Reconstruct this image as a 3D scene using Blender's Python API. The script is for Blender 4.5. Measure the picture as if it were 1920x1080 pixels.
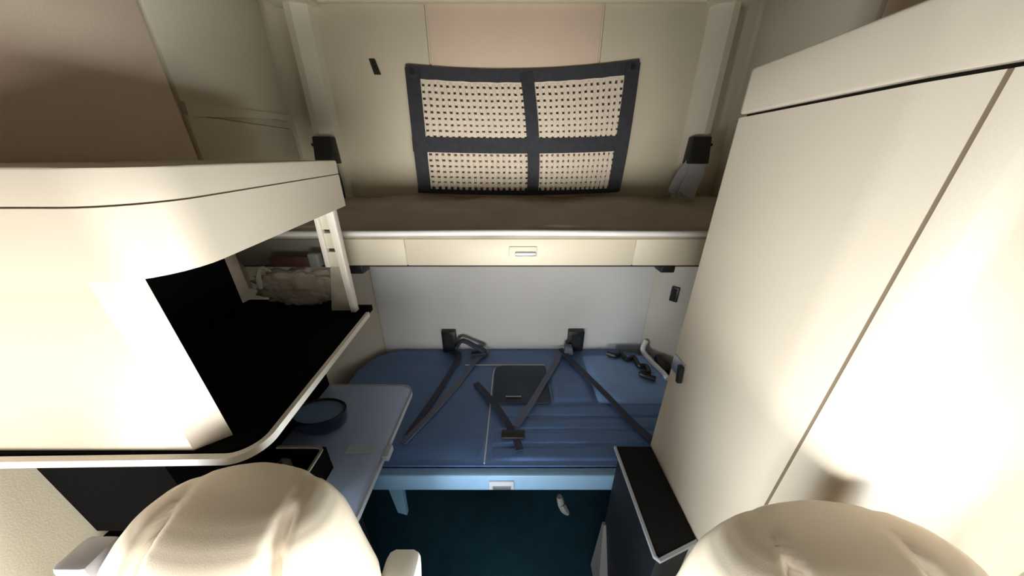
import bpy, bmesh, math, random
from mathutils import Vector, Matrix, noise
random.seed(7)
for o in list(bpy.data.objects): bpy.data.objects.remove(o)
SC = bpy.context.scene; C = SC.collection
R = math.radians

# ------------------------------------------------------------------ camera
cam = bpy.data.objects.new('camera', bpy.data.cameras.new('camera')); C.objects.link(cam)
cam.location = (0, 0, 1.75); cam.rotation_euler = (R(90 - 23.5), 0, 0)
cam.data.sensor_width = 36; cam.data.lens = 36 * 545 / 1920; cam.data.clip_start = 0.01
SC.camera = cam
# ------------------------------------------------------------------ light: daylight through windscreen and door windows
W = bpy.data.worlds.new('world'); SC.world = W; W.use_nodes = True
bg = W.node_tree.nodes['Background']; bg.inputs[0].default_value = (0.72, 0.86, 1.0, 1); bg.inputs[1].default_value = 1.0
def area(name, loc, rot, sx, sy, power, col):
    l = bpy.data.lights.new(name, 'AREA'); l.shape = 'RECTANGLE'; l.size = sx; l.size_y = sy; l.energy = power; l.color = col
    o = bpy.data.objects.new(name, l); C.objects.link(o); o.location = loc; o.rotation_euler = rot; return o
area('windscreen_daylight', (0, -2.4, .45), (R(90), 0, 0), 3.0, 1.0, 225, (1, .96, .90))
area('left_door_daylight', (-1.95, -0.45, .65), (0, R(-90), 0), .9, 1.3, 265, (.90, .97, 1))
area('right_door_daylight', (1.95, -0.45, .65), (0, R(90), 0), .9, 1.3, 265, (.90, .97, 1))
vs = SC.view_settings; vs.view_transform = 'Standard'; vs.look = 'None'; vs.exposure = 0.12; vs.gamma = 1; vs.use_curve_mapping = False
SC.cycles.use_denoising = True; SC.cycles.max_bounces = 8; SC.cycles.diffuse_bounces = 6

# ------------------------------------------------------------------ materials
def srgb(r, g, b):
    f = lambda c: c / 12.92 if c <= .04045 else ((c + .055) / 1.055) ** 2.4
    return tuple(f(v / 255) for v in (r, g, b)) + (1,)
MATS = {}
def mat(name, rgb, rough=.6, metal=0, var=.06, vscale=6, bump=0, bscale=200, coat=0, spec=.5, sheen=0, kind='noise', alpha=1):
    m = bpy.data.materials.new(name); m.use_nodes = True; nt = m.node_tree; n = nt.nodes; L = nt.links
    b = n['Principled BSDF']; b.inputs['Roughness'].default_value = rough; b.inputs['Metallic'].default_value = metal
    b.inputs['Coat Weight'].default_value = coat; b.inputs['Specular IOR Level'].default_value = spec
    b.inputs['Sheen Weight'].default_value = sheen
    tc = n.new('ShaderNodeTexCoord')
    t = n.new('ShaderNodeTexNoise'); t.inputs['Scale'].default_value = vscale; t.inputs['Detail'].default_value = 4
    L.new(tc.outputs['Object'], t.inputs['Vector'])
    mx = n.new('ShaderNodeMix'); mx.data_type = 'RGBA'
    c = srgb(*rgb); mx.inputs[6].default_value = tuple(max(0, v * (1 - var)) for v in c[:3]) + (1,)
    mx.inputs[7].default_value = tuple(min(1, v * (1 + var)) for v in c[:3]) + (1,)
    L.new(t.outputs['Fac'], mx.inputs[0]); L.new(mx.outputs[2], b.inputs['Base Color'])
    if bump:
        if kind == 'leather': k = n.new('ShaderNodeTexVoronoi'); out = 'Distance'
        elif kind == 'weave': k = n.new('ShaderNodeTexChecker'); out = 'Fac'
        else: k = n.new('ShaderNodeTexNoise'); out = 'Fac'
        k.inputs['Scale'].default_value = bscale; L.new(tc.outputs['Object'], k.inputs['Vector'])
        bp = n.new('ShaderNodeBump'); bp.inputs['Strength'].default_value = bump; bp.inputs['Distance'].default_value = .004
        L.new(k.outputs[out], bp.inputs['Height']); L.new(bp.outputs['Normal'], b.inputs['Normal'])
    MATS[name] = m; return m
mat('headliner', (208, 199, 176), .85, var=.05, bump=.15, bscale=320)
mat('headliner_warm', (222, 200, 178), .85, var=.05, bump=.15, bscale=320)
mat('roof_lining', (100, 94, 82), .9, var=.05, bump=.15, bscale=320)  # roof colour darkened so less light bounces onto the rear wall
mat('trim_cream', (214, 208, 188), .55, var=.03, bump=.05)
mat('cabinet', (198, 186, 168), .42, var=.02, vscale=3, bump=.04, bscale=350)
mat('fascia', (210, 202, 182), .45, var=.03)
mat('gap', (38, 30, 22), .8)
mat('fascia_shade', (116, 113, 102), .7, var=.1)  # greyer copy of fascia, shade put into the colour
mat('joint', (112, 96, 76), .8)
mat('white_trim', (232, 226, 216), .35, var=.02)
mat('grey_wall', (226, 227, 228), .6, var=.03, vscale=3)
mat('grey_side', (200, 193, 181), .65, var=.05)
mat('black_mat', (10, 10, 11), .85, var=.2, bump=.2, bscale=500, spec=.04)
mat('black_plastic', (24, 24, 27), .45, var=.1)
mat('black_fabric', (36, 35, 36), .9, var=.2, vscale=40, bump=.4, bscale=260, kind='weave', spec=.15)
mat('navy', (92, 122, 172), .38, var=.18, vscale=5, bump=.25, bscale=120, spec=.4)
mat('navy_sheen', (132, 168, 222), .45, var=.12, vscale=6, bump=.2, bscale=120)  # lighter copy of navy, the vinyl's sheen put into the colour
mat('navy_dark', (62, 72, 86), .6, var=.12, vscale=8, bump=.2, bscale=120, spec=.3)
mat('thread', (214, 218, 212), .7)
mat('strap', (58, 62, 82), .7, var=.15, vscale=30, bump=.3, bscale=220, kind='weave')
mat('strap_light', (104, 108, 130), .65, var=.12, vscale=30, bump=.3, bscale=220, kind='weave')
mat('webbing', (46, 48, 54), .8, var=.5, vscale=40, bump=.4, bscale=160, kind='weave')
mat('net', (214, 202, 184), .8, var=.12, vscale=30)
mat('taupe', (180, 170, 150), .9, var=.34, vscale=6, bump=.5, bscale=60, sheen=.2)
mat('piping', (226, 226, 224), .4, var=.06, vscale=12)
mat('gusset', (110, 150, 178), .5)
mat('rail_alu', (138, 178, 214), .35, var=.06, vscale=8)
mat('silver', (190, 194, 204), .3, metal=.8)
mat('table_top', (190, 210, 255), .4, metal=.15, var=.06, vscale=2, coat=.2)
mat('table_edge', (184, 192, 202), .35)
mat('label', (198, 208, 232), .5)
mat('tray_rim', (150, 144, 130), .5)
mat('bowl', (30, 42, 70), .12, var=.1, coat=.6)
mat('bowl_inside', (136, 164, 206), .25, var=.1, coat=.4)
mat('leather', (224, 210, 188), .36, var=.05, vscale=5, bump=.035, bscale=500, kind='leather', spec=.5)
mat('leather_seam', (204, 188, 164), .6)
mat('armrest', (246, 244, 238), .45, var=.04, bump=.05, bscale=420, kind='leather')
mat('floor', (26, 62, 76), .9, var=.3, vscale=14, bump=.5, bscale=240, spec=.2)
mat('dark_panel', (20, 28, 38), .7, var=.2)
mat('bag', (172, 164, 148), .85, var=.3, vscale=14, bump=.4, bscale=50)
mat('wood', (74, 48, 38), .5, var=.25, vscale=20)
mat('white_plastic', (238, 236, 238), .35)
mat('grey_plastic', (128, 128, 128), .5)
mat('clear_strap', (166, 166, 172), .35, var=.08)
mat('dash', (84, 80, 76), .7)

# ------------------------------------------------------------------ mesh helpers (world coordinates; obj() moves them to the parent's origin)
ORG = {}
def obj(name, bm, m, parent=None, loc=None, smooth=40, label=None):
    me = bpy.data.meshes.new(name)
    base = Vector(loc) if loc else (ORG[parent.name] if parent else Vector((0, 0, 0)))
    bmesh.ops.recalc_face_normals(bm, faces=bm.faces[:])
    bmesh.ops.translate(bm, vec=-base, verts=bm.verts[:])
    bm.to_mesh(me); bm.free()
    me.materials.append(MATS[m])
    if smooth: me.shade_smooth(); me.set_sharp_from_angle(angle=R(smooth))
    o = bpy.data.objects.new(name, me); C.objects.link(o); ORG[o.name] = base.copy()
    if parent:
        o.parent = parent; o.location = base - ORG[parent.name]
    else: o.location = base
    if label: o['label'] = label
    return o
def thing(name, label, cat, loc, group=None):
    o = bpy.data.objects.new(name, None); C.objects.link(o); o.location = loc; o.empty_display_size = .05
    ORG[o.name] = Vector(loc); o['label'] = label; o['category'] = cat
    if group: o['group'] = group
    return o
def tag(o, label, cat, group=None):
    o['label'] = label; o['category'] = cat
    if group: o['group'] = group
    return o
def struct(o, label=None, cat=None):
    o['kind'] = 'structure'
    if label: o['label'] = label
    if cat: o['category'] = cat
    return o
def B(): return bmesh.new()
def box(bm, x0, x1, y0, y1, z0, z1, bev=0, seg=2):
    r = bmesh.ops.create_cube(bm, size=1)
    vs_ = r['verts']
    for v in vs_:
        v.co = Vector((x0 + (v.co.x + .5) * (x1 - x0), y0 + (v.co.y + .5) * (y1 - y0), z0 + (v.co.z + .5) * (z1 - z0)))
    if bev:
        es = list({e for v in vs_ for e in v.link_edges})
        bmesh.ops.bevel(bm, geom=es, offset=bev, segments=seg, profile=.5, affect='EDGES')
    return bm
def bx(*a, **k): return box(B(), *a, **k)
def prism(poly, z0, z1, bm=None, top=None, bev=0, seg=2):
    """extrude an XY polygon from z0 to z1"""
    bm = bm or B(); n = len(poly)
    a = [bm.verts.new((x, y, z0)) for x, y in poly]; b = [bm.verts.new((x, y, z1)) for x, y in (top or poly)]
    fs = [bm.faces.new(a[::-1]), bm.faces.new(b)] + [bm.faces.new((a[i], a[(i + 1) % n], b[(i + 1) % n], b[i])) for i in range(n)]
    if bev:
        es = list({e for f in fs[:2] for e in f.edges})
        bmesh.ops.bevel(bm, geom=es, offset=bev, segments=seg, profile=.5, affect='EDGES')
    return bm
def hexa(p, bm=None, bev=0):
    """box from 8 points: bottom ring of 4, top ring of 4"""
    bm = bm or B(); v = [bm.verts.new(q) for q in p]
    for f in ((3, 2, 1, 0), (4, 5, 6, 7), (0, 1, 5, 4), (1, 2, 6, 5), (2, 3, 7, 6), (3, 0, 4, 7)): bm.faces.new([v[i] for i in f])
    if bev: bmesh.ops.bevel(bm, geom=bm.edges[:], offset=bev, segments=2, profile=.5, affect='EDGES')
    return bm
def smooth_path(pts, k=6):
    P = [Vector(p) for p in pts]; out = []
    for i in range(len(P) - 1):
        p0 = P[max(i - 1, 0)]; p1 = P[i]; p2 = P[i + 1]; p3 = P[min(i + 2, len(P) - 1)]
        for j in range(k):
            t = j / k
            out.append(.5 * ((2 * p1) + (p2 - p0) * t + (2 * p0 - 5 * p1 + 4 * p2 - p3) * t * t + (3 * p1 - p0 - 3 * p2 + p3) * t ** 3))
    out.append(P[-1]); return out
def tube(pts, r, n=8, bm=None, k=6, rs=None, sy=1.0):
    """round tube along a smoothed path; r a number or a list with one radius per path point"""
    bm = bm or B(); P = smooth_path(pts, k)
    if isinstance(r, (list, tuple)):
        rr = []
        for i in range(len(r) - 1):
            for j in range(k): rr.append(r[i] + (r[i + 1] - r[i]) * j / k)
        rr.append(r[-1])
    else: rr = [r] * len(P)
    rings = []; up = Vector((0, 0, 1))
    for i, p in enumerate(P):
        t = (P[min(i + 1, len(P) - 1)] - P[max(i - 1, 0)]).normalized()
        s = t.cross(up if abs(t.dot(up)) < .95 else Vector((0, 1, 0))).normalized(); q = s.cross(t)
        rings.append([bm.verts.new(p + (s * math.cos(a) + q * math.sin(a) * sy) * rr[i]) for a in (2 * math.pi * j / n for j in range(n))])
    for a, b in zip(rings, rings[1:]):
        for j in range(n): bm.faces.new((a[j], a[(j + 1) % n], b[(j + 1) % n], b[j]))
    bm.faces.new(rings[0][::-1]); bm.faces.new(rings[-1]); return bm
def band(pts, w, t, nrm=(0, 0, 1), bm=None, k=4):
    """flat webbing of width w and thickness t along a path, its face towards nrm"""
    bm = bm or B(); P = smooth_path(pts, k) if k > 1 else [Vector(p) for p in pts]; N = Vector(nrm); rings = []
    for i, p in enumerate(P):
        d = (P[min(i + 1, len(P) - 1)] - P[max(i - 1, 0)]).normalized()
        s = d.cross(N).normalized() * (w / 2); q = N * (t / 2)
        rings.append([bm.verts.new(p + v) for v in (s + q, q - s, -s - q, s - q)])
    for a, b in zip(rings, rings[1:]):
        for j in range(4): bm.faces.new((a[j], a[(j + 1) % 4], b[(j + 1) % 4], b[j]))
    bm.faces.new(rings[0][::-1]); bm.faces.new(rings[-1]); return bm
def loft(rings, bm=None):
    bm = bm or B(); V = [[bm.verts.new(p) for p in r] for r in rings]; n = len(V[0])
    for a, b in zip(V, V[1:]):
        for j in range(n): bm.faces.new((a[j], a[(j + 1) % n], b[(j + 1) % n], b[j]))
    bm.faces.new(V[0][::-1]); bm.faces.new(V[-1]); return bm
def sup(cx, cy, z, a, b, n=28, e=2.6):
    out = []
    for i in range(n):
        t = 2 * math.pi * i / n; c, s = math.cos(t), math.sin(t)
        out.append((cx + a * math.copysign(abs(c) ** (2 / e), c), cy + b * math.copysign(abs(s) ** (2 / e), s), z))
    return out
def rrect(x0, x1, y0, y1, r, seg=6):
    """rounded rectangle outline; r = radii for corners (x1,y1),(x0,y1),(x0,y0),(x1,y0)"""
    out = []
    for (cx, cy, a0), q in zip(((x1, y1, 0), (x0, y1, 90), (x0, y0, 180), (x1, y0, 270)), r):
        sx = -1 if cx == x1 else 1; sy = -1 if cy == y1 else 1
        if q == 0: out.append((cx, cy)); continue
        for i in range(seg + 1):
            a = R(a0 + 90 * i / seg); out.append((cx + sx * q + q * math.cos(a), cy + sy * q + q * math.sin(a)))
    return out

# ================================================================== THE SETTING
SW = 1.12        # half width of the sleeper
YB = 1.70        # rear wall
ZT = 2.45        # roof lining
struct(obj('floor', bx(-1.15, 1.15, -1.45, 1.75, -.05, 0), 'floor', smooth=0), 'dark ribbed floor covering between the seats and bunk', 'floor')
ce = struct(obj('ceiling', bx(-1.15, 1.15, -1.45, 1.75, ZT, ZT + .05), 'roof_lining', smooth=0), 'padded roof lining, darkened to cut bounce light', 'ceiling')
# rear wall: backing, three upper padded panels, one lower panel
wb = struct(obj('wall_back', bx(-1.17, 1.17, YB + .012, YB + .06, 0, ZT), 'headliner', smooth=0), 'padded rear wall of the sleeper', 'wall')
obj('panel', bx(-.93, -.394, YB, YB + .02, 1.40, 2.40, bev=.006), 'headliner', wb)
obj('panel', bx(-.386, .411, YB, YB + .02, 1.40, 2.40, bev=.006), 'headliner_warm', wb, label='warm beige centre panel of the rear wall')
obj('panel', bx(.419, .93, YB, YB + .02, 1.40, 2.40, bev=.006), 'headliner', wb)
obj('lower_panel', bx(-.885, .895, YB - .006, YB + .02, .40, 1.40, bev=.008), 'grey_wall', wb, label='smooth pale grey panel below the upper bunk')
# side walls with a raised panel and a ledge
for s, nm, lb in ((-1, 'wall_left', 'beige lined left wall of the sleeper'), (1, 'wall_right', 'beige lined right wall of the sleeper')):
    w = struct(obj(nm, bx(*sorted((s * SW, s * (SW + .05))), .22, YB + .06, 0, ZT), 'headliner', smooth=0), lb, 'wall')
    a, b = sorted((s * (SW - .018), s * (SW + .01)))
    obj('panel', bx(a, b, 1.135, 1.66, 1.93, 2.42, bev=.01), 'headliner', w)
    obj('panel', bx(a + .004, b, 1.135, 1.66, 1.25, 1.90, bev=.01), 'headliner', w)
    obj('panel', bx(a, b, .24, 1.122, 1.25, 2.42, bev=.01), 'headliner_warm', w)
    obj('ledge', hexa([(s * 1.098, 1.14, 1.892), (s * 1.12, 1.14, 1.892), (s * 1.12, 1.66, 1.94), (s * 1.098, 1.66, 1.94),
                       (s * 1.095, 1.14, 1.935), (s * 1.12, 1.14, 1.935), (s * 1.12, 1.66, 1.962), (s * 1.095, 1.66, 1.962)]), 'headliner', w)
    # oblique lower corner
    t = struct(obj('trim_%d' % (3 if s < 0 else 4), prism([(s * .89, 1.705), (s * 1.12, 1.44), (s * 1.13, 1.705)], 0, 1.36), 'grey_side', smooth=0),
               'grey oblique corner panel beside the lower bunk, %s' % ('left' if s < 0 else 'right'), 'trim')
# corner posts of the rear wall
for s, nm in ((-1, 'trim_1'), (1, 'trim_2')):
    P = [(s * .885, YB + .01), (s * .90, YB - .035), (s * .965, YB - .055), (s * 1.0, YB - .045), (s * 1.02, YB + .01)]
    t = struct(obj(nm, prism(P, 1.36, 2.40), 'trim_cream', smooth=30), 'cream vertical corner post, %s of the rear wall' % ('left' if s < 0 else 'right'), 'trim')
    obj('cap', prism(rrect(*sorted((s * .86, s * 1.06)), YB - .08, YB + .01, (.03, .03, .03, .03)), 2.385, 2.45), 'trim_cream', t)
    obj('screw', tube([(s * 1.035, YB - .02, 1.83), (s * 1.035, YB + .01, 1.83)], .008, k=1), 'gap', t)
struct(obj('trim_5', bx(-.9, .9, YB - .02, YB + .01, 2.398, 2.425, bev=.006), 'trim_cream'), 'thin moulding where rear wall meets roof', 'trim')
# cab ahead of the camera: dash, windscreen opening, doors
struct(obj('wall_front', hexa([(-1.15, -1.45, 0), (1.15, -1.45, 0), (1.15, -1.05, 0), (-1.15, -1.05, 0),
                               (-1.15, -1.45, .44), (1.15, -1.45, .44), (1.15, -1.05, .42), (-1.15, -1.05, .42)]), 'dash', smooth=0), 'dashboard below the windscreen', 'wall')
struct(obj('trim_6', hexa([(-1.15, -1.45, 1.05), (1.15, -1.45, 1.05), (1.15, -.62, 1.28), (-1.15, -.62, 1.28),
                           (-1.15, -1.45, ZT), (1.15, -1.45, ZT), (1.15, -.50, ZT), (-1.15, -.50, ZT)]), 'dash', smooth=0), 'added unseen dark block above the windscreen, cuts ceiling bounce light', 'trim')  # added out of view to keep windscreen light off the ceiling
for s, nm in ((-1, 'door_1'), (1, 'door_2')):
    a, b = sorted((s * SW, s * (SW + .05)))
    d = struct(obj(nm, bx(a, b, -1.45, .22, 0, .55), 'dash', smooth=0), '%s cab door' % ('left' if s < 0 else 'right'), 'door')
    obj('window_frame', bx(a, b, .02, .22, .55, ZT), 'dash', d, smooth=0)
    obj('window_frame', bx(a, b, -1.45, .02, 1.08, ZT), 'dash', d, smooth=0)
    obj('window_frame', bx(a, b, -1.45, -.92, .55, 1.08), 'dash', d, smooth=0)

# ================================================================== UPPER BUNK
ub = thing('upper_bunk', 'cream fronted upper bunk spanning the rear wall', 'bunk', (0, 1.4, 1.36))
obj('base_tray', bx(-1.08, 1.08, 1.104, 1.69, 1.375, 1.44), 'fascia', ub)
for a, b in ((-.680, -.4175), (-.4155, .478), (.480, 1.08)):
    obj('front_panel', bx(a, b, 1.10, 1.128, 1.369, 1.477, bev=.004), 'fascia', ub)
obj('shaded_front_panel', bx(-1.08, -.682, 1.10, 1.128, 1.369, 1.477, bev=.004), 'fascia_shade', ub, label='left end of the bunk front beside the slotted post, shade painted in as grey')  # left end of the bunk front, shade beside the post painted in
h = obj('handle_recess', bx(-.012, .098, 1.094, 1.104, 1.405, 1.448, bev=.004), 'trim_cream', ub)
obj('handle', bx(.012, .094, 1.086, 1.098, 1.411, 1.428, bev=.004), 'silver', h, label='silver pull latch')
for a, b, z0, z1 in ((-.655, -.600, 1.333, 1.369), (.600, .655, 1.338, 1.369)):
    obj('support_bracket', bx(a, b, 1.10, 1.16, z0, z1, bev=.004), 'black_plastic', ub, label='black support bracket')
obj('lower_lip', bx(-1.08, 1.08, 1.108, 1.125, 1.362, 1.370), 'gap', ub)
# mattress
bm = B(); nx, ny = 90, 26; V = []
def mz(x, y):
    t = (y - 1.105) / .585
    z = 1.497 + .066 * t + .012 * math.sin(math.pi * min(1, t * 1.2))
    q = abs(math.sin((x + t * .30) * 6.0)) ** .5 * abs(math.sin((x - t * .30) * 6.0)) ** .5
    z += .017 * q + .012 * noise.noise(Vector((x * 4, y * 6, 1)))
    if t < .06: z -= (1 - t / .06) ** 2 * .014
    return z
for j in range(ny + 1):
    y = 1.105 + .585 * j / ny
    V.append([bm.verts.new((-1.08 + 2.16 * i / nx, y, mz(-1.08 + 2.16 * i / nx, y))) for i in range(nx + 1)])
lo = [[bm.verts.new((v.co.x, v.co.y, 1.441)) for v in V[j]] for j in (0, ny)]
for j in range(ny):
    for i in range(nx): bm.faces.new((V[j][i], V[j][i + 1], V[j + 1][i + 1], V[j + 1][i]))
for i in range(nx):
    bm.faces.new((lo[0][i], lo[0][i + 1], V[0][i + 1], V[0][i])); bm.faces.new((V[ny][i], V[ny][i + 1], lo[1][i + 1], lo[1][i])); bm.faces.new((lo[0][i + 1], lo[0][i], lo[1][i], lo[1][i + 1]))
um = thing('mattress', 'thin taupe quilted mattress with white piping lying on the upper bunk', 'mattress', (0, 1.4, 1.441))
obj('cover', bm, 'taupe', um, smooth=60)
obj('piping', tube([(-1.08, 1.101, 1.496), (-.5, 1.098, 1.4985), (0, 1.099, 1.502), (.5, 1.098, 1.4985), (1.08, 1.101, 1.496)], .0115, n=10), 'piping', um, label='white piping along the mattress edge')

# ================================================================== CARGO NET
PT = [[(-.505, 1.68, 2.163), (.045, 1.675, 2.139), (.603, 1.68, 2.183)],
      [(-.500, 1.635, 1.850), (.083, 1.615, 1.840), (.580, 1.635, 1.856)],
      [(-.508, 1.655, 1.600), (.087, 1.645, 1.590), (.572, 1.655, 1.604)]]
def lag(a, b, c, t): return Vector(a) * (2 * (t - .5) * (t - 1)) + Vector(b) * (-4 * t * (t - 1)) + Vector(c) * (2 * t * (t - .5))
def S(u, v): return lag(*[lag(*r, u) for r in PT], v)
cn = thing('cargo_net', 'dark webbing cargo net with four pale mesh panes on the rear wall', 'net', (.05, 1.69, 1.585))
def line(f, n=14): return [f(i / n) for i in range(n + 1)]
NV = (0, -1, 0)
obj('webbing_strap', band(line(lambda t: S(t, .035)), .062, .006, NV, k=1), 'webbing', cn)
obj('webbing_strap', band(line(lambda t: S(t, .535) + Vector((0, -.004, 0))), .068, .006, NV, k=1), 'webbing', cn)
obj('webbing_strap', band(line(lambda t: S(t, .975)), .034, .006, NV, k=1), 'webbing', cn)
for u, w in ((.03, .066), (.52, .06), (.97, .066)):
    obj('webbing_strap', band(line(lambda t: S(u, t) + Vector((0, -.008, 0))), w, .006, NV, k=1), 'webbing', cn)
for u0, u1 in ((.055, .50), (.545, .945)):
    for v0, v1, nr in ((.08, .49, 9), (.59, .96, 7)):
        bm = B(); nc = 17 if u0 < .3 else 15
        for i in range(nc + 1):
            u = u0 + (u1 - u0) * i / nc
            band([S(u + .0015 * math.sin(k * 1.9 + i), v0 + (v1 - v0) * k / 10) + Vector((0, .002 * math.sin(math.pi * (k + i)), 0)) for k in range(11)], .0165, .003, NV, bm, k=1)
        for i in range(nr + 1):
            v = v0 + (v1 - v0) * i / nr
            band([S(u0 + (u1 - u0) * k / 12, v + .002 * math.sin(k * 2.3 + i)) + Vector((0, .004, 0)) for k in range(13)], .0175, .003, NV, bm, k=1)
        o = obj('mesh_pane', bm, 'net', cn, smooth=0); o['kind'] = 'stuff'
for u in (.03, .97):
    p = S(u, .03); obj('fixing', tube([p + Vector((0, -.016, 0)), p + Vector((0, .02, 0))], .012, k=1), 'black_plastic', cn)
# wall clip
ck = thing('coat_hook', 'small dark coat hook on the rear wall left of the net', 'hook', (-.652, 1.69, 2.16))
obj('plate', hexa([(-.662, 1.688, 2.135), (-.632, 1.688, 2.135), (-.632, 1.70, 2.135), (-.662, 1.70, 2.135), (-.676, 1.688, 2.195), (-.650, 1.688, 2.195), (-.650, 1.70, 2.195), (-.676, 1.70, 2.195)]), 'gap', ck)
obj('prong', tube([(-.656, 1.69, 2.18), (-.652, 1.668, 2.165), (-.648, 1.665, 2.148), (-.646, 1.672, 2.142)], .006), 'gap', ck)
# black strap retractors on the corner posts
for s, lb in ((-1, 'black strap latch on the left corner post above the upper bunk'), (1, 'black strap latch on the right corner post, grey strap hanging below')):
    c = s * .945
    t = thing('strap_latch', lb, 'latch', (c, 1.65, 1.74), 'strap latches on the corner posts')
    z0 = 1.74
    obj('housing', hexa([(c - .052, 1.60, z0), (c + .052, 1.60, z0), (c + .052, 1.665, z0), (c - .052, 1.665, z0),
                         (c - .046, 1.615, 1.865), (c + .046, 1.615, 1.865), (c + .046, 1.665, 1.865), (c - .046, 1.665, 1.865)], bev=.006), 'black_plastic', t)
    obj('slot', bx(c - .03, c + .03, 1.594, 1.61, z0 + .012, z0 + .026), 'gap', t)
    if s > 0:
        obj('strap', band([(c, 1.615, 1.745), (c - .01, 1.60, 1.68), (c - .05, 1.56, 1.618), (c - .08, 1.50, 1.592)], .085, .004, (0, -.9, .43)), 'clear_strap', t, label='grey strap')
        obj('strap', band([(c - .03, 1.62, 1.745), (c - .075, 1.61, 1.68), (c - .11, 1.58, 1.618), (c - .13, 1.54, 1.598)], .05, .004, (0, -.9, .43)), 'clear_strap', t, label='grey strap')
    else:
        obj('strap', band([(c + .02, 1.61, 1.75), (c + .045, 1.60, 1.70), (c + .06, 1.585, 1.62), (c + .065, 1.57, 1.575)], .03, .004, (0, -.95, .3)), 'webbing', t, label='dark strap')

# ================================================================== LOWER BUNK
lb_ = thing('lower_bunk', 'lower bunk frame with pale blue metal front rail', 'bunk', (0, 1.25, 0))
obj('frame', bx(-.97, .97, .835, 1.69, .40, .452, bev=.004), 'dark_panel', lb_)
fr = obj('front_rail', bx(-.60, .535, .80, .838, .452, .545, bev=.006, seg=3), 'rail_alu', lb_)
obj('latch_plate', bx(-.098, .008, .793, .803, .466, .518, bev=.004), 'table_edge', fr)
obj('latch_tongue', bx(-.082, -.004, .788, .796, .474, .492, bev=.003), 'silver', fr)
obj('back_board', bx(-.97, .97, 1.10, 1.13, 0, .40), 'dark_panel', lb_)
for x in (-.96, .93): obj('side_board', bx(x, x + .03, .86, 1.68, 0, .40), 'dark_panel', lb_)
obj('gusset', hexa([(-.535, .83, .24), (-.495, .83, .22), (-.495, .85, .22), (-.535, .85, .24), (-.55, .825, .452), (-.485, .825, .452), (-.485, .85, .452), (-.55, .85, .452)]), 'gusset', lb_, label='blue grey steel gusset under the rail')
obj('catch', tube([(.215, .83, .36), (.225, .825, .32), (.240, .82, .285), (.258, .815, .262)], [.012, .018, .018, .010]), 'grey_plastic', lb_, label='small shiny catch under the bunk')
# cushion
cu = thing('bunk_cushion', 'navy blue vinyl cushion covering the lower bunk', 'cushion', (0, 1.25, .452))
out = rrect(-.965, .965, .842, 1.685, (.22, .22, .03, .03), seg=8)
bm = prism(out, .452, .55, bev=.02, seg=3)
obj('cover', bm, 'navy', cu)
# raised quilted fields, lid flap and seams
def puff(x0, x1, y0, y1, h, nx=14, ny=14, z=.548, wr=.003, f=9):
    bm = B(); V = []
    for j in range(ny + 1):
        row = []
        for i in range(nx + 1):
            a, b = i / nx, j / ny; e = (min(1, a * 7) * min(1, (1 - a) * 7) * min(1, b * 7) * min(1, (1 - b) * 7)) ** .5
            x, y = x0 + (x1 - x0) * a, y0 + (y1 - y0) * b
            row.append(bm.verts.new((x, y, z + h * e + wr * e * noise.noise(Vector((x * f, y * f, 3))))))
        V.append(row)
    lo = []
    for j in range(ny):
        for i in range(nx): bm.faces.new((V[j][i], V[j][i + 1], V[j + 1][i + 1], V[j + 1][i]))
    return bm
obj('quilted_field', puff(-.90, -.122, .86, 1.508, .012, 22, 22), 'navy', cu, smooth=60)
ys = [.86 + (1.178 - .86) * i / 4 for i in range(5)]
for a, b in zip(ys, ys[1:]): obj('quilted_field', puff(-.108, .93, a + .002, b - .002, .007, 30, 8), 'navy', cu, smooth=60)
obj('quilted_field', puff(.222, .46, 1.185, 1.508, .012, 14, 14), 'navy', cu, smooth=60)
obj('sheen_field', puff(.465, .94, 1.19, 1.62, .020, 26, 22), 'navy_sheen', cu, smooth=60, label='raised cushion field, its sheen painted in as lighter blue')  # right rear field of the cushion with its sheen painted in
fl = obj('lid_flap', prism(rrect(-.105, .212, 1.188, 1.50, (.02, .04, .02, .02)), .55, .560, bev=.003), 'navy_dark', cu, label='dark grey access flap')
obj('finger_slot', prism(rrect(-.034, .05, 1.213, 1.228, (.006,) * 4), .559, .5625), 'gap', fl)
obj('slot_lip', bx(-.034, .05, 1.229, 1.235, .559, .5635), 'thread', fl)
obj('seam', band([(-.30, 1.513, .553), (-.2, 1.513, .5535), (.1, 1.513, .5535), (.21, 1.513, .553)], .008, .004), 'thread', cu, label='pale stitched seam')
obj('seam', band([(-.06, 1.511, .554), (-.10, 1.48, .554), (-.115, 1.42, .554), (-.116, 1.2, .554), (-.118, 1.0, .554), (-.12, .85, .554)], .006, .004), 'thread', cu, label='pale stitched seam')
# restraint harnesses
def zc_(x, y): return .568
def P2(*q): return [(x, y, .567 + .004 * (i % 2)) for i, (x, y) in enumerate(q)]
hl = thing('restraint_harness', 'dark bunk restraint straps anchored by the left black wall block', 'strap', (-.423, 1.66, .56), 'bunk restraint harnesses')
obj('anchor', bx(-.472, -.378, 1.652, 1.694, .552, .712, bev=.006), 'black_plastic', hl, label='black anchor block')
obj('anchor_slot', bx(-.452, -.398, 1.648, 1.656, .60, .69), 'dark_panel', hl)
obj('strap', band(P2((-.40, 1.645), (-.352, 1.58), (-.40, 1.32), (-.455, 1.10), (-.49, .98)), .034, .004), 'strap', hl)
obj('strap', band(P2((-.155, 1.66), (-.235, 1.53), (-.31, 1.33), (-.42, 1.09), (-.50, .94)), .030, .004), 'strap_light', hl)
obj('strap', band([(-.21, 1.33, .570), (-.13, 1.22, .574), (-.075, 1.14, .572), (.008, .985, .57), (.035, .90, .569)], .034, .004), 'strap', hl)
obj('buckle', bx(-.05, .06, .955, 1.0, .566, .582, bev=.005), 'black_plastic', hl)
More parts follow.
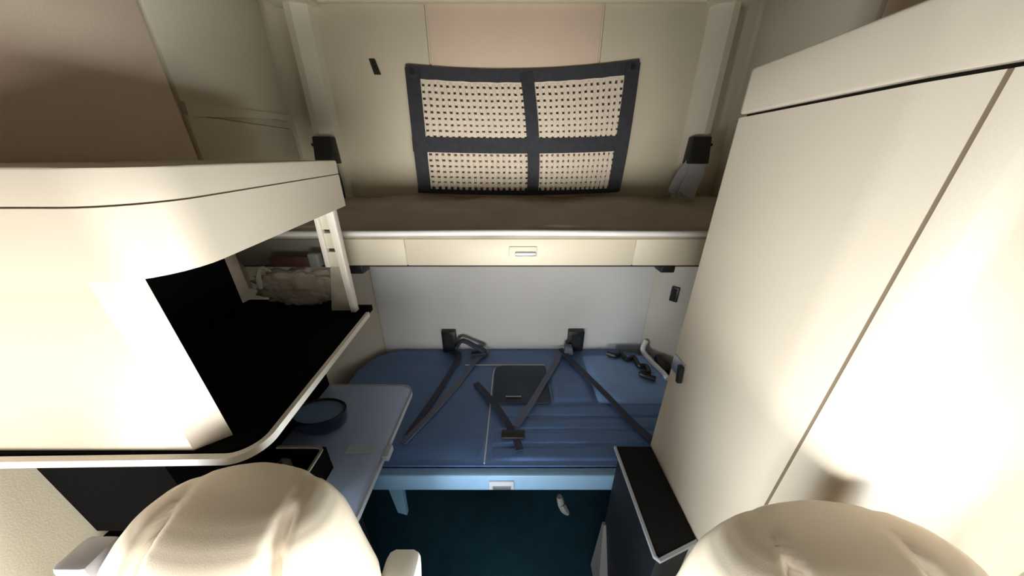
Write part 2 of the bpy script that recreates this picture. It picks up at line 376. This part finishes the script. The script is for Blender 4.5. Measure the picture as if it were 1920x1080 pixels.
obj('strap_bundle', tube([(-.375, 1.63, .60), (-.33, 1.63, .66), (-.25, 1.62, .625), (-.18, 1.60, .59), (-.27, 1.60, .575)], .022, n=8, sy=.6), 'strap', hl)
hr = thing('restraint_harness', 'dark bunk restraint straps anchored by the right black wall block', 'strap', (.437, 1.66, .56), 'bunk restraint harnesses')
obj('anchor', bx(.378, .484, 1.652, 1.694, .56, .715, bev=.006), 'black_plastic', hr, label='black anchor block')
obj('anchor_slot', bx(.40, .462, 1.648, 1.656, .60, .69), 'dark_panel', hr)
obj('strap', band([(.32, 1.63, .575), (.285, 1.52, .574), (.20, 1.36, .574), (.125, 1.21, .577), (.045, 1.07, .574), (.02, 1.02, .574)], .033, .004), 'strap_light', hr, label='greyish violet strap')
obj('strap', band([(.33, 1.655, .58), (.36, 1.58, .578), (.44, 1.40, .578), (.52, 1.22, .577), (.59, 1.06, .571), (.66, .93, .571)], .036, .004), 'strap', hr)
obj('buckle', hexa([(.35, 1.60, .565), (.41, 1.60, .565), (.41, 1.64, .565), (.35, 1.64, .565), (.35, 1.60, .62), (.40, 1.60, .62), (.40, 1.64, .63), (.35, 1.64, .63)], bev=.004), 'strap_light', hr)
# cables at the right end of the cushion
tag(obj('charging_cable', tube([(.905, 1.655, .64), (.875, 1.62, .60), (.885, 1.58, .575), (.90, 1.50, .572), (.915, 1.42, .575), (.92, 1.36, .573)], .016, n=8), 'white_plastic', loc=(.9, 1.5, .56)),
    'thick white cable lying at the right end of the navy cushion', 'cable')
tag(obj('power_cord', tube([(.63, 1.60, .582), (.68, 1.57, .584), (.72, 1.60, .584), (.74, 1.53, .586), (.79, 1.55, .586), (.79, 1.47, .586), (.83, 1.46, .586), (.82, 1.40, .586), (.77, 1.39, .586), (.84, 1.345, .585)], .016, n=8), 'black_plastic', loc=(.74, 1.5, .56)),
    'tangled black cord on the navy cushion beside the white cable', 'cord')
pc = thing('pouch', 'small black pouch in the right rear corner behind the white cable', 'pouch', (.955, 1.48, .55))
obj('body', loft([sup(.955, 1.50, .552 + .05 * t, .03 * q, .085 * q, 20) for t, q in ((0, .9), (.2, 1), (.7, .95), (1, .6))]), 'black_plastic', pc)
obj('flap', loft([sup(.955, 1.46, .596 + .01 * t, .022 * q, .04 * q, 16) for t, q in ((0, 1), (1, .8))]), 'gap', pc)
# clip on the right corner panel
tg = thing('panel_clip', 'black clip on the grey corner panel beside the wardrobe', 'clip', (.975, 1.60, 1.0))
n_ = Vector((-.755, -.655, 0)); tt = Vector((.655, -.755, 0)); c0 = Vector((.985, 1.596, 1.02))
obj('plate', hexa([tuple(c0 + tt * a + n_ * b + Vector((0, 0, z))) for z in (-.05, .045) for a, b in ((-.022, -.004), (.022, -.004), (.022, .014), (-.022, .014))], bev=.003), 'black_plastic', tg)
obj('lever', hexa([tuple(c0 + tt * a + n_ * b + Vector((0, 0, z))) for z in (-.03, .03) for a, b in ((-.01, .012), (.01, .012), (.008, .022), (-.008, .022))]), 'gap', tg)

# ================================================================== LEFT SIDE CABINET
CZ = 1.22
lc = thing('side_cabinet', 'cream left side cabinet with overhead locker and black open niche', 'cabinet', (-.83, .7, 0))
def outline(x, yf, yb, r, xo=-1.10, n=8):
    o = [(xo, yb), (x, yb)]
    for i in range(n + 1):
        a = R(-90 * i / n); o.append((x - r + r * math.cos(a), yf + r + r * math.sin(a)))
    return o + [(xo, yf)]
def locker_slab(z0f, z1f, x=-.55, bev=0):
    """slab whose bottom and top follow a height that depends on Y"""
    o = outline(x, .43 + (x < -.55) * .005, .99, .10); bm = B(); n = len(o)
    a = [bm.verts.new((X, Y, z0f(Y))) for X, Y in o]; b = [bm.verts.new((X, Y, z1f(Y))) for X, Y in o]
    fs = [bm.faces.new(a[::-1]), bm.faces.new(b)] + [bm.faces.new((a[i], a[(i + 1) % n], b[(i + 1) % n], b[i])) for i in range(n)]
    if bev: bmesh.ops.bevel(bm, geom=list(fs[1].edges), offset=bev, segments=2, profile=.5, affect='EDGES')
    return bm
zb = lambda Y: 1.578 + (Y - .5) * .078       # bottom edge
zl = lambda Y: 1.692 + (Y - .5) * .045       # joint line
zt = lambda Y: 1.744 + (Y - .5) * .02       # top edge
ld = obj('locker_door', locker_slab(zb, lambda Y: zl(Y) - .0015), 'cabinet', lc)
obj('joint', locker_slab(lambda Y: zl(Y) - .004, lambda Y: zl(Y) + .004, x=-.553), 'joint', lc)
obj('locker_lid', locker_slab(lambda Y: zl(Y) + .0015, zt, bev=.004), 'cabinet', lc)
# slanting front pillar of the niche, with a chamfered inner edge
obj('pillar', hexa([(-.637, .404, CZ), (-.590, .440, CZ), (-1.10, .50, CZ), (-1.10, .404, CZ),
                    (-.690, .437, 1.577), (-.643, .473, 1.577), (-1.10, .533, 1.577), (-1.10, .437, 1.577)]), 'cabinet', lc, smooth=20)
def counter_outline(d, yb, r=.055, n=10):
    """counter edge that comes out a little towards the front"""
    xf, xb, yf = -.515 - d, -.556 - d, .392 + d
    o = [(-1.10, yb), (xb, yb)]
    for i in range(n + 1):
        a = R(-90 * i / n); o.append((xf - r + r * math.cos(a), yf + r + r * math.sin(a)))
    return o + [(-1.10, yf - .008)]
ct = obj('countertop', prism(counter_outline(.01, 1.05), CZ - .022, CZ), 'black_mat', lc, label='black counter surface')
o = counter_outline(0, .99)
e = [(x, y, CZ - .010) for x, y in o[1:]]
obj('edge_trim', band(e, .012, .018, k=1), 'white_trim', lc, label='white edge trim around the black counter')
obj('shelf', bx(-1.10, -.66, 1.05, 1.097, CZ - .022, CZ), 'black_mat', lc)
obj('niche_lining', bx(-1.105, -1.085, .50, 1.05, CZ, 1.60), 'black_mat', lc)
obj('niche_lining', bx(-1.10, -.80, .985, 1.0, 1.56, 1.60), 'black_mat', lc)
# slotted rear post: two uprights joined by webs
sp = obj('slotted_post', hexa([(-.618, .985, CZ), (-.598, .985, CZ), (-.598, 1.01, CZ), (-.618, 1.01, CZ), (-.622, .985, 1.62), (-.594, .985, 1.62), (-.594, 1.01, 1.62), (-.622, 1.01, 1.62)], bev=.002), 'white_trim', lc, label='cream slotted post')
obj('upright', hexa([(-.672, .99, 1.40), (-.655, .99, 1.40), (-.655, 1.01, 1.40), (-.672, 1.01, 1.40), (-.668, .99, 1.62), (-.652, .99, 1.62), (-.652, 1.01, 1.62), (-.668, 1.01, 1.62)], bev=.002), 'white_trim', sp)
obj('web', bx(-.655, -.615, 1.0, 1.006, 1.40, 1.455), 'trim_cream', sp)
obj('web', bx(-.655, -.615, 1.0, 1.006, 1.468, 1.522), 'trim_cream', sp)
obj('web', bx(-.655, -.615, 1.0, 1.006, 1.535, 1.62), 'trim_cream', sp)
obj('rear_bracket', hexa([(-.70, 1.0, CZ), (-.618, 1.0, CZ), (-.618, 1.006, CZ), (-.70, 1.006, CZ), (-.66, 1.0, 1.40), (-.622, 1.0, 1.40), (-.622, 1.006, 1.40), (-.66, 1.006, 1.40)]), 'bag', lc)
obj('lower_body', bx(-1.10, -.80, .45, 1.0, .852, CZ - .022), 'black_mat', lc)
obj('base', bx(-1.10, -.66, .43, .775, 0, .826), 'black_mat', lc)
obj('bracket', bx(-.68, -.668, .43, .46, 1.14, CZ - .022), 'grey_plastic', lc)
# rumpled bag behind the niche, with a wooden bar
bg_ = thing('rumpled_bag', 'rumpled taupe bag lying on the shelf behind the slotted post', 'bag', (-.83, 1.055, CZ))
bm = B(); bmesh.ops.create_icosphere(bm, subdivisions=5, radius=1)
for v in bm.verts:
    d = v.co.copy(); k = .92 + .16 * noise.noise(d * 3.0) + .34 * abs(noise.noise(Vector((d.x * 5, d.y * 3, d.z * 4))))
    v.co = Vector((-.835 + d.x * .17 * k, 1.055 + d.y * .036 * k, CZ + .075 + d.z * .075 * k))
    v.co.z = min(max(v.co.z, CZ + .002), CZ + .16)
obj('body', bm, 'bag', bg_, smooth=70)
obj('strap', tube([(-.97, 1.03, CZ + .08), (-.955, 1.02, CZ + .13), (-.93, 1.02, CZ + .17), (-.91, 1.03, CZ + .15)], .010, sy=.5), 'bag', bg_)
wr = thing('wooden_bar', 'brown wooden bar lying on top of the rumpled bag', 'bar', (-.83, 1.055, CZ + .161))
obj('bar', bx(-.915, -.75, 1.045, 1.065, CZ + .161, CZ + .20, bev=.004), 'wood', wr)
obj('end_cap', bx(-.765, -.725, 1.04, 1.07, CZ + .163, CZ + .215, bev=.006), 'grey_plastic', wr)

# ================================================================== SWING TABLE, TRAY, BOWL
st = thing('side_table', 'blue grey table top with rounded corner beneath the black counter', 'table', (-.66, .74, 0))
ol = rrect(-.97, -.43, .47, 1.0, (.05, .02, .02, .02))
tp = obj('table_top', prism(ol, .832, .85, bev=.003), 'table_top', st)
obj('edge_band', band([(x, y, .841) for x, y in ol[14:] + ol[:8]], .008, .02, k=1), 'table_edge', tp)
obj('label', bx(-.562, -.470, .672, .706, .85, .8512), 'label', tp, label='pale blue rectangular label')
obj('latch_tab', bx(-.432, -.408, .655, .70, .836, .862, bev=.004), 'table_edge', tp)
obj('pedestal', bx(-.62, -.56, .60, .66, 0, .832, bev=.006), 'dark_panel', st)
tr = thing('storage_tray', 'black storage tray with thin beige rim on the side table', 'tray', (-.68, .54, .85))
obj('bottom', bx(-.79, -.572, .482, .625, .8505, .858), 'black_mat', tr)
obj('side', bx(-.58, -.572, .482, .625, .855, .945), 'black_mat', tr); obj('side', bx(-.796, -.788, .482, .625, .855, .945), 'black_mat', tr)
obj('side', bx(-.79, -.58, .618, .626, .855, .945), 'black_mat', tr); obj('side', bx(-.79, -.58, .478, .486, .855, .945), 'black_mat', tr)
obj('rim', band([(-.576, .478, .948), (-.576, .60, .948), (-.585, .618, .948), (-.61, .622, .948), (-.72, .622, .948)], .007, .006, k=3), 'tray_rim', tr, label='thin beige rim')
ph = thing('remote_control', 'small grey remote lying in the black storage tray', 'remote', (-.69, .57, .858))
obj('body', hexa([(-.715, .53, .858), (-.685, .525, .858), (-.665, .60, .858), (-.695, .605, .858), (-.713, .532, .93), (-.687, .527, .93), (-.667, .598, .93), (-.693, .603, .93)], bev=.003), 'grey_plastic', ph)
obj('keypad', hexa([(-.70, .545, .929), (-.69, .543, .929), (-.68, .585, .929), (-.69, .587, .929), (-.70, .545, .933), (-.69, .543, .933), (-.68, .585, .933), (-.69, .587, .933)]), 'gap', ph)
bw = thing('bowl', 'dark glossy blue bowl standing on the side table', 'bowl', (-.700, .79, .85))
prof = [(.045, .8505), (.058, .852), (.07, .868), (.0745, .895), (.0755, .918), (.0725, .918), (.071, .895), (.064, .874), (.045, .862), (.002, .86)]
bm = B(); N = 36
rings = [[bm.verts.new((-.700 + r * 1.25 * math.cos(2 * math.pi * i / N), .79 + r * .8 * math.sin(2 * math.pi * i / N), z)) for i in range(N)] for r, z in prof]
for a, b in zip(rings, rings[1:]):
    for i in range(N): bm.faces.new((a[i], a[(i + 1) % N], b[(i + 1) % N], b[i]))
bm.faces.new(rings[0]); bm.faces.new(rings[-1])
obj('body', bm, 'bowl', bw, smooth=60)
obj('glaze', loft([[(-.700 + r * 1.25 * math.cos(2 * math.pi * i / N), .79 + r * .8 * math.sin(2 * math.pi * i / N), z) for i in range(N)] for r, z in ((.0715, .914), (.070, .895), (.063, .876), (.044, .864), (.004, .862))]), 'bowl_inside', bw, smooth=60, label='pale blue glazed inside')
obj('rim', tube([(-.700 + .092 * math.cos(2 * math.pi * i / 24), .79 + .059 * math.sin(2 * math.pi * i / 24), .919) for i in range(25)], .0035, n=6, k=1), 'black_plastic', bw)

# ================================================================== RIGHT WARDROBE AND LOW CABINET
wd = thing('wardrobe', 'tall cream wardrobe on the right with flush doors and black latch', 'wardrobe', (.8, .5, 0))
face = [(.555, .81), (.547, .806), (.545, .797), (.545, .478), (.5458, .464), (.548, .450)]
end = (.5585, .399)
def shell(line, th, z0, z1, bevtop=0):
    """panel with thickness th behind an XY polyline"""
    back = [(x + th, y + (th * .5 if i else 0)) for i, (x, y) in enumerate(line)]
    return prism(line + back[::-1], z0, z1)
core = [(.56, .80), (.56, .47), (.572, .405), (.60, .365), (.70, .35), (1.10, .345), (1.10, .80)]
obj('core', prism(core, 0, 1.93), 'gap', wd, smooth=0)
dl = [(.62, .81)] + face + [end]
md = obj('main_door', prism(dl + [(.585, .405), (.57, .48), (.57, .79), (.62, .79)], 0, 1.846), 'cabinet', wd, smooth=50)
obj('back_panel', bx(.62, 1.10, .795, .81, 0, 1.846), 'cabinet', wd)
fl_ = [(.5595, .394), (.566, .362), (.574, .348), (.592, .339), (.70, .337), (1.10, .33)]
obj('front_panel', prism(fl_ + [(1.10, .345), (.70, .352), (.60, .358), (.586, .398)], 0, 1.846), 'cabinet', wd, smooth=50)
tl = [(1.10, .81)] + face + [(.5585, .399), (.566, .362), (.574, .348), (.592, .339), (.70, .337), (1.10, .33)]
obj('top_locker', prism(tl, 1.853, 1.945, bev=.006), 'cabinet', wd, smooth=50)
obj('joint', prism([(.5592, .4005), (.5605, .3930), (.580, .396), (.578, .404)], 0, 1.846), 'joint', wd, smooth=0)
lt = obj('latch', bx(.540, .548, .735, .80, 1.105, 1.165, bev=.003), 'silver', md)
obj('lever', hexa([(.526, .728, 1.10), (.542, .728, 1.10), (.542, .742, 1.10), (.526, .742, 1.10), (.526, .734, 1.158), (.542, .734, 1.158), (.542, .752, 1.158), (.526, .752, 1.158)], bev=.003), 'black_plastic', lt, label='black latch lever')
lw = thing('low_cabinet', 'narrow low cabinet with black fabric top beside the wardrobe', 'cabinet', (.47, .63, 0))
tpz = .73
topo = [(.405, .80), (.41, .805), (.543, .805), (.543, .49), (.405, .44), (.398, .45)]
obj('body', prism([(.42, .785), (.543, .785), (.543, .50), (.42, .46)], 0, tpz - .02), 'dark_panel', lw)
obj('top', prism([(.41, .796), (.543, .796), (.543, .492), (.41, .447)], tpz - .02, tpz, bev=.004), 'black_fabric', lw, label='black ribbed fabric top')
obj('edge_trim', band([(.403, .795, tpz - .004), (.403, .60, tpz - .004), (.403, .45, tpz - .004), (.412, .441, tpz - .004), (.543, .486, tpz - .004)], .008, .012, k=1), 'table_edge', lw, label='pale edge trim')
obj('side_wedge', hexa([(.372, .62, 0), (.42, .62, 0), (.42, .74, 0), (.372, .74, 0), (.408, .768, .26), (.42, .768, .26), (.42, .782, .26), (.408, .782, .26)]), 'grey_plastic', lw, label='grey wedge at the foot of the low cabinet')  # grey wedge against the aisle side, narrowing upwards

# ================================================================== SEATS
def seat(name, label, cx, yb, zt_, arm, side, wk):
    """seat facing -Y; yb = rear surface at the top of the back, zt_ = top"""
    t = thing(name, label, 'seat', (cx, yb - .35, 0), 'front seats')
    lean = .22
    def cy(z): return yb - .085 - (zt_ - z) * lean
    prof = ((.78, .235, .075), (.55, .25, .082), (.35, .255, .088), (.22, .254, .09), (.16, .249, .09), (.107, .226, .089), (.075, .212, .085), (.05, .196, .078), (.03, .178, .069), (.017, .156, .058), (.008, .128, .045), (.0025, .088, .03), (0, .035, .012))
    prof = tuple((d, w * wk, th) for d, w, th in prof)
    def ring(d, w, th, n=112):
        z = zt_ - d; c_ = yb - .012 - th - max(0, d - .05) * lean
        out_ = []
        for i in range(n):
            a = 2 * math.pi * i / n; e = 2.4
            co, si = math.cos(a), math.sin(a)
            x = w * math.copysign(abs(co) ** (2 / e), co); y = th * math.copysign(abs(si) ** (2 / e), si)
            g = math.exp(-((abs(x) - gx(d)) / .010) ** 2) * min(1, d / .016)
            puff_ = .012 * math.cos(min(1, abs(x) / gx(d)) * math.pi / 2)
            if y < 0: y += .022 * g - puff_ * min(1, d / .05)
            out_.append((cx + x, c_ + y, z - .010 * g * (d < .12)))
        return out_
    def gx(d): return .098 + .045 * min(1, d / .3)
    pp = []
    for (d0, w0, t0), (d1, w1, t1) in zip(prof, prof[1:]):
        for k_ in range(3): q = k_ / 3; pp.append((d0 + (d1 - d0) * q, w0 + (w1 - w0) * q, t0 + (t1 - t0) * q))
    pp.append(prof[-1])
    bp = obj('back_cushion', loft([ring(*p_) for p_ in pp]), 'leather', t, smooth=75)
    # rear shell
    obj('rear_shell', loft([sup(cx, yb - .05 - (zt_ - z) * lean, z, w, .045, 24, 3) for z, w in ((zt_ - .80, .20), (zt_ - .5, .21), (zt_ - .25, .205), (zt_ - .19, .18), (zt_ - .16, .13))]), 'armrest', t, smooth=60)
    # cushion and pedestal
    zs = zt_ - .78
    obj('seat_cushion', bx(cx - .25, cx + .25, yb - .80, yb - .25, zs - .06, zs + .07, bev=.045, seg=4), 'leather', t)
    obj('pedestal', bx(cx - .19, cx + .19, yb - .72, yb - .30, .03, zs - .06, bev=.02), 'black_plastic', t)
    obj('floor_plate', bx(cx - .23, cx + .23, yb - .76, yb - .26, 0, .035, bev=.006), 'black_plastic', t)
    for s in (-1, 1):
        ax = cx + s * .268 * wk
        y0 = cy(zt_ - .2) + .03
        if arm == s:     # folded up beside the back
            obj('armrest', hexa([(ax - .036, y0 - .15, zt_ - .55), (ax + .036, y0 - .15, zt_ - .55), (ax + .036, y0 - .06, zt_ - .55), (ax - .036, y0 - .06, zt_ - .55),
                                 (ax - .036, y0 - .03, zt_ - .20), (ax + .036, y0 - .03, zt_ - .20), (ax + .036, y0 + .055, zt_ - .20), (ax - .036, y0 + .055, zt_ - .20)], bev=.018), 'armrest', t, label='pale folded armrest')
        else:
            obj('armrest', bx(ax - .03, ax + .03, yb - .62, yb - .28, zs + .20, zs + .26, bev=.02), 'armrest', t)
    if side:
        g = obj('belt_guide', bx(cx - .262, cx - .205, yb - .14, yb - .09, zt_ - .16, zt_ - .07, bev=.01), 'clear_strap', t, label='pale belt guide')
        obj('slot', bx(cx - .255, cx - .215, yb - .145, yb - .138, zt_ - .135, zt_ - .12), 'gap', g)
    return t
seat('captain_seat', 'tan leather seat in front of the black counter on the left', -.462, .378, 1.238, 1, True, .92)
seat('captain_seat', 'tan leather seat in front of the wardrobe on the right', .505, .322, 1.222, 1, False, 1.12)
